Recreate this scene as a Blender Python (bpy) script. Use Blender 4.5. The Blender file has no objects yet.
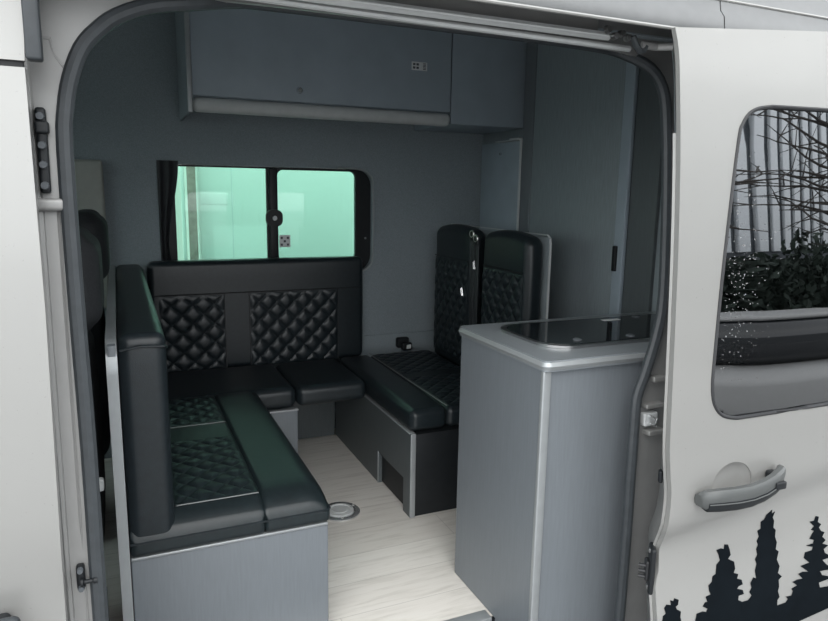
import bpy, bmesh, math, random
from mathutils import Vector, Matrix, geometry
random.seed(7)
sc = bpy.context.scene
COL = sc.collection
PI = math.pi
S = 1.15                                   # final scale: metres per working unit

# ------------------------------------------------------------------ materials
def new_mat(name):
    m = bpy.data.materials.new(name); m.use_nodes = True
    nt = m.node_tree; b = nt.nodes['Principled BSDF']
    return m, nt, b
def L(nt, a, b): nt.links.new(a, b)
def coords(nt, scale=(1, 1, 1)):
    tc = nt.nodes.new('ShaderNodeTexCoord'); mp = nt.nodes.new('ShaderNodeMapping')
    mp.inputs['Scale'].default_value = scale
    L(nt, tc.outputs['Object'], mp.inputs['Vector']); return mp.outputs['Vector']
def noise(nt, vec, scale, detail=4, rough=.5):
    n = nt.nodes.new('ShaderNodeTexNoise'); n.inputs['Scale'].default_value = scale
    n.inputs['Detail'].default_value = detail; n.inputs['Roughness'].default_value = rough
    L(nt, vec, n.inputs['Vector']); return n
def ramp(nt, fac, stops):
    r = nt.nodes.new('ShaderNodeValToRGB'); e = r.color_ramp.elements
    while len(e) < len(stops): e.new(.5)
    for k, (p, c) in enumerate(stops):
        e[k].position = p; e[k].color = (c[0], c[1], c[2], 1)
    L(nt, fac, r.inputs['Fac']); return r
def bump(nt, b, h, strength, dist=.002):
    n = nt.nodes.new('ShaderNodeBump'); n.inputs['Strength'].default_value = strength
    n.inputs['Distance'].default_value = dist
    L(nt, h, n.inputs['Height']); L(nt, n.outputs['Normal'], b.inputs['Normal'])
def mat(name, col, rough=.5, metal=0, var=.12, scale=30, stretch=(1, 1, 1), bmp=0, bscale=200, coat=0, spec=.5):
    m, nt, b = new_mat(name)
    v = coords(nt, stretch)
    n = noise(nt, v, scale)
    lo = [c * (1 - var) for c in col]; hi = [min(1, c * (1 + var)) for c in col]
    r = ramp(nt, n.outputs['Fac'], [(.3, lo), (.7, hi)])
    L(nt, r.outputs['Color'], b.inputs['Base Color'])
    b.inputs['Roughness'].default_value = rough; b.inputs['Metallic'].default_value = metal
    b.inputs['Specular IOR Level'].default_value = spec
    if coat: b.inputs['Coat Weight'].default_value = coat; b.inputs['Coat Roughness'].default_value = .08
    if bmp:
        n2 = noise(nt, v, bscale, 3); bump(nt, b, n2.outputs['Fac'], bmp)
    return m
M = {}
def paint():
    m, nt, b = new_mat('silver_paint')
    v = coords(nt); n = noise(nt, v, 260, 2)
    r = ramp(nt, n.outputs['Fac'], [(.0, (.315, .315, .305)), (.70, (.315, .315, .305)), (.80, (.23, .23, .22))])
    L(nt, r.outputs['Color'], b.inputs['Base Color'])
    b.inputs['Metallic'].default_value = .35; b.inputs['Roughness'].default_value = .38
    b.inputs['Coat Weight'].default_value = .5; b.inputs['Coat Roughness'].default_value = .1
    n3 = noise(nt, v, 700, 2); bump(nt, b, n3.outputs['Fac'], .05, .001)
    return m
M['paint'] = paint()
M['jamb'] = mat('jamb_paint', (.30, .30, .295), .45, .3, .03)
M['rubber'] = mat('seal_rubber', (.036, .042, .047), .5, 0, .12, 60, bmp=.1)
M['blackrubber'] = mat('black_rubber', (.015, .016, .018), .5)
M['blackplastic'] = mat('black_plastic', (.012, .014, .016), .45, spec=.3)
M['carpet'] = mat('grey_lining_carpet', (.25, .285, .305), .95, 0, .18, 420, bmp=.5, bscale=600, spec=.1)
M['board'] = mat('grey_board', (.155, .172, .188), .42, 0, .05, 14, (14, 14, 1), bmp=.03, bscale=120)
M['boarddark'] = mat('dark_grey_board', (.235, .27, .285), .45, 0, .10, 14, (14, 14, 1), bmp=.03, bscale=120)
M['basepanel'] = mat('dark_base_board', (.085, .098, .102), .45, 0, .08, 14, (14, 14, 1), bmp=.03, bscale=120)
M['locker'] = mat('locker_board', (.31, .365, .41), .45, 0, .05, 10)
M['edge'] = mat('silver_edging', (.34, .36, .37), .35, .4, .04)
M['worktop'] = mat('grey_worktop', (.20, .22, .235), .32, 0, .06, 300)
M['leather'] = mat('black_leather', (.011, .0165, .020), .40, 0, .2, 60, bmp=.2, bscale=420, spec=.5)
M['leather2'] = mat('dark_teal_black_leather', (.011, .0175, .020), .40, 0, .2, 60, bmp=.2, bscale=420, spec=.5)
M['thread'] = mat('grey_thread', (.25, .26, .26), .7)
M['fabric'] = mat('black_seat_fabric', (.02, .022, .025), .7, 0, .2, 200, bmp=.3)
M['webbing'] = mat('belt_webbing', (.03, .033, .036), .6, 0, .15, 300)
M['chrome'] = mat('chrome', (.75, .76, .77), .25, .85, .02)
M['steel'] = mat('brushed_steel', (.5, .5, .5), .28, 1, .06, 30, (1, 30, 30))
M['blackglass'] = mat('black_glass_lid', (.008, .010, .012), .05, 0, .05, spec=.6)
M['decal'] = mat('black_vinyl', (.004, .006, .008), .7, spec=.04)
M['grip'] = mat('grey_handle', (.075, .08, .08), .4, .1, .04)
M['zinc'] = mat('bright_track_metal', (.62, .64, .64), .4, .2, .04)
M['palerail'] = mat('pale_grey_rail', (.52, .54, .54), .45, 0, .04)
M['white'] = mat('white_sticker', (.70, .72, .72), .5, 0, .03)
M['greymark'] = mat('grey_print', (.08, .09, .10), .6)
M['headlining'] = mat('pale_headlining', (.70, .73, .76), .9, 0, .04, 200)
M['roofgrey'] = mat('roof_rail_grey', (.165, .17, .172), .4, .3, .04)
M['beige'] = mat('beige_trim', (.36, .37, .34), .8, 0, .05)
M['vanwhite'] = mat('white_van_paint', (.84, .86, .85), .4, 0, .02, 3)
M['brown'] = mat('weathered_post', (.36, .27, .25), .8, 0, .2, 20)
M['asphalt'] = mat('wet_asphalt', (.22, .22, .22), .6, 0, .3, 60, bmp=.3)
M['bark'] = mat('bark', (.05, .045, .04), .9)
M['leafdark'] = mat('evergreen_leaf', (.020, .032, .024), .8, 0, .4, 8)
M['cladding'] = mat('pale_cladding', (.70, .73, .75), .5, 0, .05)
M['cladgap'] = mat('cladding_shadow_sheet', (.07, .08, .09), .6)
def floor_mat():
    m, nt, b = new_mat('whitewashed_planks')
    tc = nt.nodes.new('ShaderNodeTexCoord')
    br = nt.nodes.new('ShaderNodeTexBrick')
    br.inputs['Scale'].default_value = 1.0; br.inputs['Brick Width'].default_value = 1.05; br.inputs['Row Height'].default_value = .155
    br.inputs['Mortar Size'].default_value = .0012; br.inputs['Bias'].default_value = 0
    br.inputs['Color1'].default_value = (.68, .655, .615, 1); br.inputs['Color2'].default_value = (.76, .74, .70, 1); br.inputs['Mortar'].default_value = (.5, .48, .45, 1)
    L(nt, tc.outputs['Object'], br.inputs['Vector'])
    v = coords(nt, (2.2, 22, 1)); n = noise(nt, v, 2.2, 8, .62); n.inputs['Distortion'].default_value = .5
    r = ramp(nt, n.outputs['Fac'], [(.30, (.60, .58, .55)), (.5, (.93, .92, .90)), (.72, (1, 1, 1))])
    mx = nt.nodes.new('ShaderNodeMix'); mx.data_type = 'RGBA'; mx.blend_type = 'MULTIPLY'; mx.inputs['Factor'].default_value = .55
    L(nt, br.outputs['Color'], mx.inputs['A']); L(nt, r.outputs['Color'], mx.inputs['B'])
    L(nt, mx.outputs['Result'], b.inputs['Base Color'])
    b.inputs['Roughness'].default_value = .5
    bump(nt, b, n.outputs['Fac'], .08)
    return m
M['floor'] = floor_mat()
def glass_mat(name, tint, base=(.9, 1, .95), ior=1.45):
    m = bpy.data.materials.new(name); m.use_nodes = True; nt = m.node_tree; nt.nodes.clear()
    out = nt.nodes.new('ShaderNodeOutputMaterial'); t = nt.nodes.new('ShaderNodeBsdfTransparent'); g = nt.nodes.new('ShaderNodeBsdfGlossy')
    mx = nt.nodes.new('ShaderNodeMixShader'); fr = nt.nodes.new('ShaderNodeFresnel')
    t.inputs['Color'].default_value = (*tint, 1); g.inputs['Color'].default_value = (.95, .97, 1, 1); g.inputs['Roughness'].default_value = .01
    fr.inputs['IOR'].default_value = ior
    L(nt, fr.outputs['Fac'], mx.inputs['Fac']); L(nt, t.outputs['BSDF'], mx.inputs[1]); L(nt, g.outputs['BSDF'], mx.inputs[2])
    L(nt, mx.outputs['Shader'], out.inputs['Surface']); return m
M['greenglass'] = glass_mat('green_tinted_glass', (.66, .93, .82))
def water():
    m, nt, b = new_mat('rain_water'); b.inputs['Transmission Weight'].default_value = 1; b.inputs['Roughness'].default_value = .05
    b.inputs['IOR'].default_value = 1.33; return m
M['water'] = water()
M['privacy'] = glass_mat('privacy_glass', (.10, .12, .13), ior=3.3)
M['screen'] = glass_mat('windscreen_glass', (.85, .92, .9))

# ------------------------------------------------------------------ mesh building
class MB:
    def __init__(s): s.v = []; s.f = []
    def add(s, vs, fs):
        b = len(s.v); s.v += [Vector(p) for p in vs]; s.f += [tuple(b + i for i in f) for f in fs]; return s
    def box(s, x0, x1, y0, y1, z0, z1, r=.002):
        return s.rbox(x0, x1, y0, y1, z0, z1, r, 1, 1)
    def rbox(s, x0, x1, y0, y1, z0, z1, r=.01, k=3, m=1, puff=0, tf=None):
        lo = (x0, y0, z0); hi = (x1, y1, z1)
        r = min(r, *[(hi[a] - lo[a]) * .499 for a in range(3)])
        P = []
        for a in range(3):
            c = [lo[a] + r * (1 - math.tan(PI / 4 * (1 - i / k))) for i in range(k + 1)]
            d = [hi[a] - r + r * math.tan(PI / 4 * i / k) for i in range(k + 1)]
            mm = [c[-1] + (d[0] - c[-1]) * i / m for i in range(1, m)]
            P.append(c + mm + d)
        idx = {}; vs = []; fs = []
        def vert(p):
            key = tuple(round(q, 6) for q in p)
            if key in idx: return idx[key]
            c = Vector([min(max(p[a], lo[a] + r), hi[a] - r) for a in range(3)])
            d = Vector(p) - c
            co = c + d.normalized() * r if d.length > 1e-9 else Vector(p)
            if puff:
                for a in range(3):
                    if abs(p[a] - lo[a]) < 1e-7 or abs(p[a] - hi[a]) < 1e-7:
                        w = 1
                        for q in range(3):
                            if q != a:
                                u = 2 * (p[q] - lo[q]) / (hi[q] - lo[q]) - 1; w *= max(0, 1 - u ** 4)
                        co[a] += (puff if p[a] > (lo[a] + hi[a]) / 2 else -puff) * w
            if tf: co = tf(co)
            idx[key] = len(vs); vs.append(co); return idx[key]
        for a in range(3):
            b, c = (a + 1) % 3, (a + 2) % 3
            for side in (lo[a], hi[a]):
                for i in range(len(P[b]) - 1):
                    for j in range(len(P[c]) - 1):
                        q = []
                        for (ii, jj) in ((i, j), (i + 1, j), (i + 1, j + 1), (i, j + 1)):
                            p = [0, 0, 0]; p[a] = side; p[b] = P[b][ii]; p[c] = P[c][jj]; q.append(vert(p))
                        if side == lo[a]: q.reverse()
                        fs.append(q)
        return s.add(vs, fs)
    def tube(s, path, r, n=8, closed=False, flat=None):
        path = [Vector(p) for p in path]; N = len(path); vs = []; fs = []
        up = None
        for i, p in enumerate(path):
            a = path[(i - 1) % N] if (closed or i > 0) else p
            b = path[(i + 1) % N] if (closed or i < N - 1) else p
            t = (b - a).normalized()
            if up is None:
                up = Vector((0, 0, 1)) if abs(t.z) < .9 else Vector((0, 1, 0))
            up = (up - t * up.dot(t)).normalized(); sd = t.cross(up)
            rr = r(i / (N - 1)) if callable(r) else r
            for k in range(n):
                A = 2 * PI * k / n
                vs.append(p + up * math.cos(A) * rr + sd * math.sin(A) * rr * (flat or 1))
        for i in range(N if closed else N - 1):
            for k in range(n):
                fs.append((i * n + k, i * n + (k + 1) % n, ((i + 1) % N) * n + (k + 1) % n, ((i + 1) % N) * n + k))
        if not closed:
            fs.append(tuple(range(n - 1, -1, -1))); fs.append(tuple((N - 1) * n + k for k in range(n)))
        return s.add(vs, fs)
    def lathe(s, prof, c, axis='z', n=32):
        vs = []; fs = []; c = Vector(c)
        for (r, h) in prof:
            for k in range(n):
                a = 2 * PI * k / n; x, y = r * math.cos(a), r * math.sin(a)
                vs.append(c + (Vector((x, y, h)) if axis == 'z' else Vector((x, h, y)) if axis == 'y' else Vector((h, x, y))))
        for i in range(len(prof) - 1):
            for k in range(n):
                fs.append((i * n + k, i * n + (k + 1) % n, (i + 1) * n + (k + 1) % n, (i + 1) * n + k))
        fs.append(tuple(range(n - 1, -1, -1))); fs.append(tuple((len(prof) - 1) * n + k for k in range(n)))
        return s.add(vs, fs)
    def prism(s, poly, fn):
        """poly of 2-D points; fn(p, k) -> 3-D for k = 0, 1"""
        n = len(poly); vs = [fn(p, 0) for p in poly] + [fn(p, 1) for p in poly]
        tris = geometry.tessellate_polygon([[Vector((p[0], p[1], 0)) for p in poly]])
        fs = [tuple(t) for t in tris] + [tuple(n + i for i in reversed(t)) for t in tris]
        fs += [(i, (i + 1) % n, n + (i + 1) % n, n + i) for i in range(n)]
        return s.add(vs, fs)
    def ribbon(s, prof, x0, x1, th=.006, nx=1):
        """a folded sheet: (y, z) profile swept along x"""
        off = []
        for i in range(len(prof)):
            a = Vector(prof[max(i - 1, 0)]); b = Vector(prof[min(i + 1, len(prof) - 1)]); t = (b - a).normalized()
            off.append(Vector(prof[i]) + Vector((-t.y, t.x)) * th)
        loop = [Vector(p) for p in prof] + off[::-1]
        n = len(loop); vs = []; fs = []
        for i in range(nx + 1):
            x = x0 + (x1 - x0) * i / nx; vs += [Vector((x, p.x, p.y)) for p in loop]
        for i in range(nx):
            for k in range(n): fs.append((i * n + k, i * n + (k + 1) % n, (i + 1) * n + (k + 1) % n, (i + 1) * n + k))
        m = len(prof)
        for base in (0, nx * n):
            for i in range(m - 1): fs.append((base + i, base + i + 1, base + n - 2 - i, base + n - 1 - i))
        return s.add(vs, fs)
    def sheet(s, outer, holes, step, fn):
        """triangulated 2-D region with holes, mapped by fn(x, z, k), k = 0 face, 1 back"""
        pts = []; edges = []
        def loop(pl):
            q = []
            for i, a in enumerate(pl):
                b = pl[(i + 1) % len(pl)]; d = math.hypot(b[0] - a[0], b[1] - a[1]); m = max(1, int(d / step + .5))
                for j in range(m): q.append((a[0] + (b[0] - a[0]) * j / m, a[1] + (b[1] - a[1]) * j / m))
            b0 = len(pts); pts.extend(q); edges.extend((b0 + i, b0 + (i + 1) % len(q)) for i in range(len(q))); return q
        lo = loop(outer); lh = [loop(h) for h in holes]
        def inside(p, pl):
            c = False
            for i in range(len(pl)):
                a, b = pl[i], pl[i - 1]
                if (a[1] > p[1]) != (b[1] > p[1]) and p[0] < (b[0] - a[0]) * (p[1] - a[1]) / (b[1] - a[1]) + a[0]: c = not c
            return c
        ok = lambda p: inside(p, lo) and not any(inside(p, h) for h in lh)
        allb = list(pts)
        xs = [p[0] for p in lo]; zs = [p[1] for p in lo]
        x = min(xs) + step * .5
        while x < max(xs):
            z = min(zs) + step * .5
            while z < max(zs):
                if ok((x, z)) and min((x - q[0]) ** 2 + (z - q[1]) ** 2 for q in allb) > (step * .45) ** 2: pts.append((x, z))
                z += step
            x += step
        V2, _, F2, *_r = geometry.delaunay_2d_cdt([Vector(p) for p in pts], edges, [], 0, 1e-6)
        F = [tuple(f) for f in F2 if ok((sum(V2[i].x for i in f) / 3, sum(V2[i].y for i in f) / 3))]
        n = len(V2); vs = [fn(p.x, p.y, 0) for p in V2] + [fn(p.x, p.y, 1) for p in V2]
        cnt = {}
        for f in F:
            for i in range(3): cnt[(f[i], f[(i + 1) % 3])] = 1
        fs = list(F) + [tuple(n + i for i in reversed(f)) for f in F]
        fs += [(b, a, n + a, n + b) for (a, b) in cnt if (b, a) not in cnt]
        return s.add(vs, fs)
    def quilt(s, P0, U, V, N, cell, h=.008, res=10, base=0, shape=None):
        P0, U, V, N = Vector(P0), Vector(U), Vector(V), Vector(N).normalized()
        lu, lv = U.length, V.length; nu, nv = max(2, round(lu / cell[0])), max(2, round(lv / cell[1]))
        a, b = nu * res, nv * res; vs = []; fs = []
        for i in range(a + 1):
            for j in range(b + 1):
                u, v = i / a, j / b
                A = (u * nu + v * nv) * PI; B = (u * nu - v * nv) * PI
                w = (abs(math.sin(A)) * abs(math.sin(B))) ** .34
                e = min(1, u * nu * 3, (1 - u) * nu * 3, v * nv * 3, (1 - v) * nv * 3) ** .5
                vs.append(P0 + U * u + V * v + N * (base + h * w * e))
        for i in range(a):
            for j in range(b):
                p, q, r_, t_ = i * (b + 1) + j, (i + 1) * (b + 1) + j, (i + 1) * (b + 1) + j + 1, i * (b + 1) + j + 1
                if (i + j + 1) % res == 0: fs += [(p, q, t_), (q, r_, t_)]
                elif (i - j) % res == 0: fs += [(p, q, r_), (p, r_, t_)]
                else: fs.append((p, q, r_, t_))
        b0 = len(vs)
        # a thin back so that the panel is a solid pad
        rim = [i * (b + 1) for i in range(a + 1)] + [a * (b + 1) + j for j in range(1, b + 1)] + [i * (b + 1) + b for i in range(a - 1, -1, -1)] + [j for j in range(b - 1, 0, -1)]
        low = [vs[i] - N * .008 for i in rim]; vs += low; k = len(rim)
        fs += [(rim[(i + 1) % k], rim[i], b0 + i, b0 + (i + 1) % k) for i in range(k)]
        fs.append(tuple(b0 + i for i in range(k)))
        return s.add(vs, fs)
    def build(s, name, m, parent=None, at=None, ang=35):
        if parent is not None:
            org = Vector((0, 0, 0)); q = parent
            while q is not None: org += q.location; q = q.parent
        else:
            if at is None:
                xs = [p.x for p in s.v]; ys = [p.y for p in s.v]; zs = [p.z for p in s.v]
                at = ((min(xs) + max(xs)) / 2, (min(ys) + max(ys)) / 2, min(zs))
            org = Vector(at)
        me = bpy.data.meshes.new(name)
        me.from_pydata([p - org for p in s.v], [], s.f); me.update()
        bm = bmesh.new(); bm.from_mesh(me); bmesh.ops.recalc_face_normals(bm, faces=bm.faces); bm.to_mesh(me); bm.free()
        me.shade_smooth(); me.set_sharp_from_angle(angle=math.radians(ang))
        me.materials.append(M[m] if isinstance(m, str) else m)
        o = bpy.data.objects.new(name, me); COL.objects.link(o)
        if parent is not None: o.parent = parent
        else: o.location = org
        return o
def thing(name, label, cat, loc, group=None):
    o = bpy.data.objects.new(name, None); COL.objects.link(o); o.location = loc; o.empty_display_size = .1
    return tag(o, label, cat, group)
def tag(o, label, cat, group=None):
    o['label'] = label; o['category'] = cat
    if group: o['group'] = group
    return o
def struct(o): o['kind'] = 'structure'; return o
def part(o, label): o['label'] = label; return o
def rrect(x0, x1, z0, z1, r, n=6):
    out = []
    for cx, cz, a0 in ((x1 - r, z1 - r, 0), (x0 + r, z1 - r, 90), (x0 + r, z0 + r, 180), (x1 - r, z0 + r, 270)):
        for i in range(n + 1):
            a = math.radians(a0 + 90 * i / n); out.append((cx + r * math.cos(a), cz + r * math.sin(a)))
    return out
def catmull(pts, n=5, closed=False):
    out = []; N = len(pts); P = [Vector(p) for p in pts]
    for i in range(N if closed else N - 1):
        g = lambda k: P[k % N] if closed else P[min(max(k, 0), N - 1)]
        a, b, c, d = g(i - 1), g(i), g(i + 1), g(i + 2)
        for j in range(n):
            t = j / n; out.append(.5 * (2 * b + (c - a) * t + (2 * a - 5 * b + 4 * c - d) * t * t + (3 * b - a - 3 * c + d) * t ** 3))
    if not closed: out.append(P[-1])
    return out
def smooth(a, b, t):
    t = min(1, max(0, (t - a) / (b - a))); return t * t * (3 - 2 * t)

YW = 2.75                                    # inner face of the far wall
# ================================================================== the van's room
struct(MB().box(-1.6, 2.6, 1.315, 2.81, -.04, 0, .001).build('floor', 'floor', at=(0, 1.315, 0)))
struct(MB().box(-1.6, 2.6, 1.13, 2.86, 1.78, 1.82, .001).build('ceiling', 'headlining'))
hole = rrect(.175, 1.018, .702, 1.139, .07)
wb = struct(MB().sheet([(-1.6, 0), (2.6, 0), (2.6, 1.8), (-1.6, 1.8)], [hole], .2, lambda x, z, k: Vector((x, YW + .06 * k, z))).build('wall_back', 'carpet'))
struct(MB().box(1.551, 1.60, 1.17, YW, 0, 1.78, .001).build('wall_right', 'boarddark'))
wf = MB().box(-1.64, -1.6, 1.1, 2.81, -.3, .72, .001); wf.box(-1.64, -1.6, 1.1, 2.81, 1.45, 1.82, .001)
struct(wf.build('wall_front', 'carpet'))
struct(MB().box(-1.625, -1.615, 1.1, 2.81, .72, 1.45, .001).build('window_2', 'screen'))
struct(MB().box(-1.6, 2.6, 1.10, 1.31, -.26, -.22, .001).build('floor_step', 'blackrubber'))
struct(MB().box(-1.6, 2.6, 1.305, 1.315, -.22, -.002, .001).build('trim_1', 'blackplastic'))
tag(MB().rbox(-.02, .808, 1.303, 1.34, -.012, .004, .003, 2).build('step_nosing', 'edge'), 'thin aluminium nosing strip along the front edge of the plank floor', 'trim')
# carpet joint low on the far wall
struct(MB().box(.90, 1.56, YW - .008, YW - .0005, .30, .415, .003).build('baseboard_back', 'carpet'))
# grey-beige pillar cover at the front of the far wall
struct(MB().rbox(-.25, -.034, YW - .03, YW - .001, .60, 1.145, .012, 3).build('trim_2', 'beige'))

# window in the far wall
win = MB().sheet(rrect(.176, 1.017, .703, 1.138, .069), [[(.213, .755), (.568, .755), (.568, 1.131), (.213, 1.131)], rrect(.612, .948, .755, 1.128, .024)], .1, lambda x, z, k: Vector((x, YW + .028 + .02 * k, z)))
win = struct(win.build('window_1', 'blackplastic'))
MB().box(.2, .572, YW + .040, YW + .044, .74, 1.135, .001).build('window_pane', 'greenglass', win)
MB().box(.608, .96, YW + .032, YW + .036, .74, 1.134, .001).build('window_pane', 'greenglass', win)
part(MB().rbox(.573, .608, YW + .006, YW + .03, .75, 1.134, .006, 2).build('mullion', 'blackplastic', win), 'black upright between the two panes')
k = MB().prism(rrect(.557, .623, .900, .968, .026, 6), lambda p, q: Vector((p[0], YW - .012 + .022 * q, p[1])))
lt = k.build('window_latch', 'blackplastic', win)
MB().lathe([(0.001, -.006), (.009, -.006), (.010, 0)], (.590, YW - .012, .934), 'y', 16).build('latch_button', 'edge', lt)
MB().tube([Vector((x, YW - .001, z)) for x, z in catmull([(.86, 1.142), (.95, 1.139), (.998, 1.119), (1.018, 1.06), (1.018, .78), (.998, .722), (.955, .702), (.90, .70)], 4)], .0045, 6).build('window_edging', 'edge', win)
MB().lathe([(.001, -.004), (.004, -.004), (.005, 0)], (.992, YW + .024, .845), 'y', 10).build('screw', 'edge', win)
st = MB().box(.616, .662, YW + .0285, YW + .0315, .812, .862, .0008).build('glass_sticker', 'white', win)
g = MB()
for r in range(3):
    for c in range(3):
        if (r + c) % 2 == 0: g.box(.621 + c * .013, .630 + c * .013, YW + .0275, YW + .0287, .818 + r * .014, .827 + r * .014, .0003)
g.build('printed_symbols', 'greymark', st)

# dark curtain gathered at the front edge of the window
cp = []
def curt(i, j):
    u = i / 24; t = j / 14; z = .70 + .45 * (1 - t)
    edge = .226 - .045 * smooth(0, .72, t) + .02 * smooth(.72, 1, t)
    x = .150 + (edge - .150) * u
    return Vector((x, YW - .014 - .008 * math.sin(u * 14) * (.6 + .4 * t), z))
c = MB(); vs = [curt(i, j) for i in range(25) for j in range(15)]; vs2 = [v + Vector((0, .004, 0)) for v in vs]
fs = []
for i in range(24):
    for j in range(14):
        q = (i * 15 + j, (i + 1) * 15 + j, (i + 1) * 15 + j + 1, i * 15 + j + 1); fs += [q, tuple(375 + a for a in reversed(q))]
for i in range(24):
    fs += [(i * 15, (i + 1) * 15, 375 + (i + 1) * 15, 375 + i * 15), (i * 15 + 14, 375 + i * 15 + 14, 375 + (i + 1) * 15 + 14, (i + 1) * 15 + 14)]
for j in range(14):
    fs += [(j, 375 + j, 375 + j + 1, j + 1), (360 + j, 360 + j + 1, 735 + j + 1, 735 + j)]
tag(c.add(vs + vs2, fs).build('window_curtain', 'fabric'), 'narrow dark curtain gathered at the front end of the far window', 'curtain')

# ================================================================== overhead locker
ol = thing('overhead_locker', 'long grey overhead locker with pale rounded bottom rail above the far window', 'locker', (.85, 2.55, 1.34))
MB().box(.25, 1.20, 2.41, YW - .001, 1.345, 1.779, .002).build('carcass', 'locker', ol)
part(MB().rbox(.252, 1.20, 2.392, 2.408, 1.352, 1.765, .003, 2).build('door', 'locker', ol), 'wide lift-up flap')
MB().rbox(1.206, 1.548, 2.396, YW - .001, 1.31, 1.779, .003, 2).build('corner_section', 'locker', ol)
part(MB().rbox(.25, 1.203, 2.385, 2.43, 1.30, 1.348, .02, 4).build('bottom_rail', 'palerail', ol), 'pale grey rounded rail')
MB().rbox(.240, .250, 2.392, YW - .001, 1.298, 1.779, .003, 2).build('end_panel', 'carpet', ol)
part(MB().rbox(.236, .252, 2.383, 2.3925, 1.296, 1.779, .003, 2).build('end_edging', 'edge', ol), 'pale upright edging')
lk = MB().lathe([(.001, -.012), (.008, -.012), (.010, -.004), (.012, 0)], (.611, 2.392, 1.391), 'y', 16); lk.build('push_lock', 'chrome', ol)
stk = MB().box(1.035, 1.098, 2.3905, 2.3915, 1.495, 1.525, .0002); stk = stk.build('instruction_sticker', 'white', ol); part(stk, 'small pale instruction sticker')
g = MB()
for r in range(2):
    for q in range(2): g.rbox(1.040 + q * .014, 1.050 + q * .014, 2.3896, 2.3908, 1.500 + r * .012, 1.508 + r * .012, .0003, 1)
for r in range(5): g.box(1.081, 1.093, 2.3896, 2.3908, 1.499 + r * .005, 1.5015 + r * .005, .0002)
g.build('printed_symbols', 'greymark', stk)

# ================================================================== tall units at the rear
tc = thing('tall_cabinet', 'tall dark grey cabinet with a full-height door behind the counter', 'cabinet', (1.54, 2.0, 0))
MB().box(1.535, 1.550, 1.62, 2.39, .001, 1.779, .002).build('front_frame', 'basepanel', tc)
dr = part(MB().rbox(1.522, 1.534, 1.788, 2.30, .05, 1.76, .003, 2).build('door', 'boarddark', tc), 'wood-grained grey door')
part(MB().rbox(1.518, 1.534, 1.738, 1.785, .05, 1.76, .004, 3).build('door_edge_strip', 'locker', tc), 'lighter grey upright strip')
MB().rbox(1.509, 1.5215, 1.762, 1.780, .80, .885, .004, 3).build('door_handle', 'blackplastic', tc)
MB().rbox(1.526, 1.534, 2.31, 2.385, .001, 1.779, .003, 2).build('corner_post', 'board', tc)
rc = thing('rear_cupboard', 'grey cupboard panel with thin silver top and side edging behind the seats', 'cupboard', (1.54, 2.57, 0))
MB().box(1.535, 1.550, 2.40, 2.73, .001, 1.262, .002).build('panel', 'locker', rc)
MB().rbox(1.526, 1.550, 2.392, 2.404, .001, 1.270, .003, 2).build('side_edging', 'palerail', rc)
MB().rbox(1.522, 1.550, 2.405, 2.48, 1.2635, 1.274, .003, 2).build('top_edging', 'palerail', rc)
MB().rbox(1.526, 1.550, 2.49, 2.60, 1.2635, 1.268, .002, 2).build('top_edging', 'palerail', rc)
MB().lathe([(.001, -.008), (.005, -.008), (.006, 0)], (1.534, 2.56, 1.215), 'x', 12).build('screw', 'chrome', rc)

# ================================================================== counter
kc = thing('kitchen_cabinet', 'waist-high grey counter cabinet standing just inside the doorway', 'cabinet', (1.15, 1.35, 0))
body = [(1.152, -.20), (1.302, -.20), (1.302, .001), (1.522, .001), (1.522, .6815), (1.152, .6815)]
MB().prism(body, lambda p, q: Vector((.832 if q == 0 else 1.50, p[0], p[1]))).build('carcass', 'board', kc)
side = [(1.150, -.20), (1.302, -.20), (1.302, .001), (1.524, .001), (1.524, .6815), (1.150, .6815)]
part(MB().prism(side, lambda p, q: Vector((.815 if q == 0 else .831, p[0], p[1]))).build('end_panel', 'board', kc), 'grey side panel')
part(MB().rbox(.813, .834, 1.146, 1.158, -.20, .6815, .003, 2).build('corner_edging', 'edge', kc), 'pale upright corner edging')
wt = tag(MB().prism(rrect(.812, 1.51, 1.140, 1.538, .012, 4), lambda p, q: Vector((p[0], p[1], .682 if q == 0 else .706))).build('worktop', 'worktop', ang=50),
         'light grey worktop with rounded corners on the counter cabinet', 'worktop')
part(MB().tube([Vector((x, y, .694)) for x, y in rrect(.8195, 1.504, 1.1465, 1.532, .008, 4)], .0118, 8, True).build('worktop_edging', 'edge', wt), 'pale rounded edging')
hb = thing('sink_hob_unit', 'black glass-lidded hob and sink unit set in the grey worktop', 'hob', (1.18, 1.35, .706))
hl = rrect(.880, 1.49, 1.215, 1.490, .075, 8)
hi_ = rrect(.893, 1.477, 1.228, 1.477, .066, 8)
MB().sheet(hl, [hi_], .08, lambda x, y, q: Vector((x, y, .7125 - .006 * q))).build('steel_rim', 'steel', hb)
part(MB().prism(rrect(.892, 1.478, 1.229, 1.476, .067, 8), lambda p, q: Vector((p[0], p[1], .7068 if q == 0 else .7135))).build('glass_lid', 'blackglass', hb), 'shiny black glass lid')
lab = MB().box(1.205, 1.262, 1.432, 1.448, .7136, .7142, .0002); lab.build('lid_label', 'white', hb)
for (x, y) in ((.985, 1.262), (1.140, 1.256), (1.30, 1.262), (1.33, 1.45)):
    MB().lathe([(.011, 0), (.011, .002), (.007, .004), (.001, .004)], (x, y, .7135), 'z', 14).build('lid_bumper', 'greymark', hb)

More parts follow.
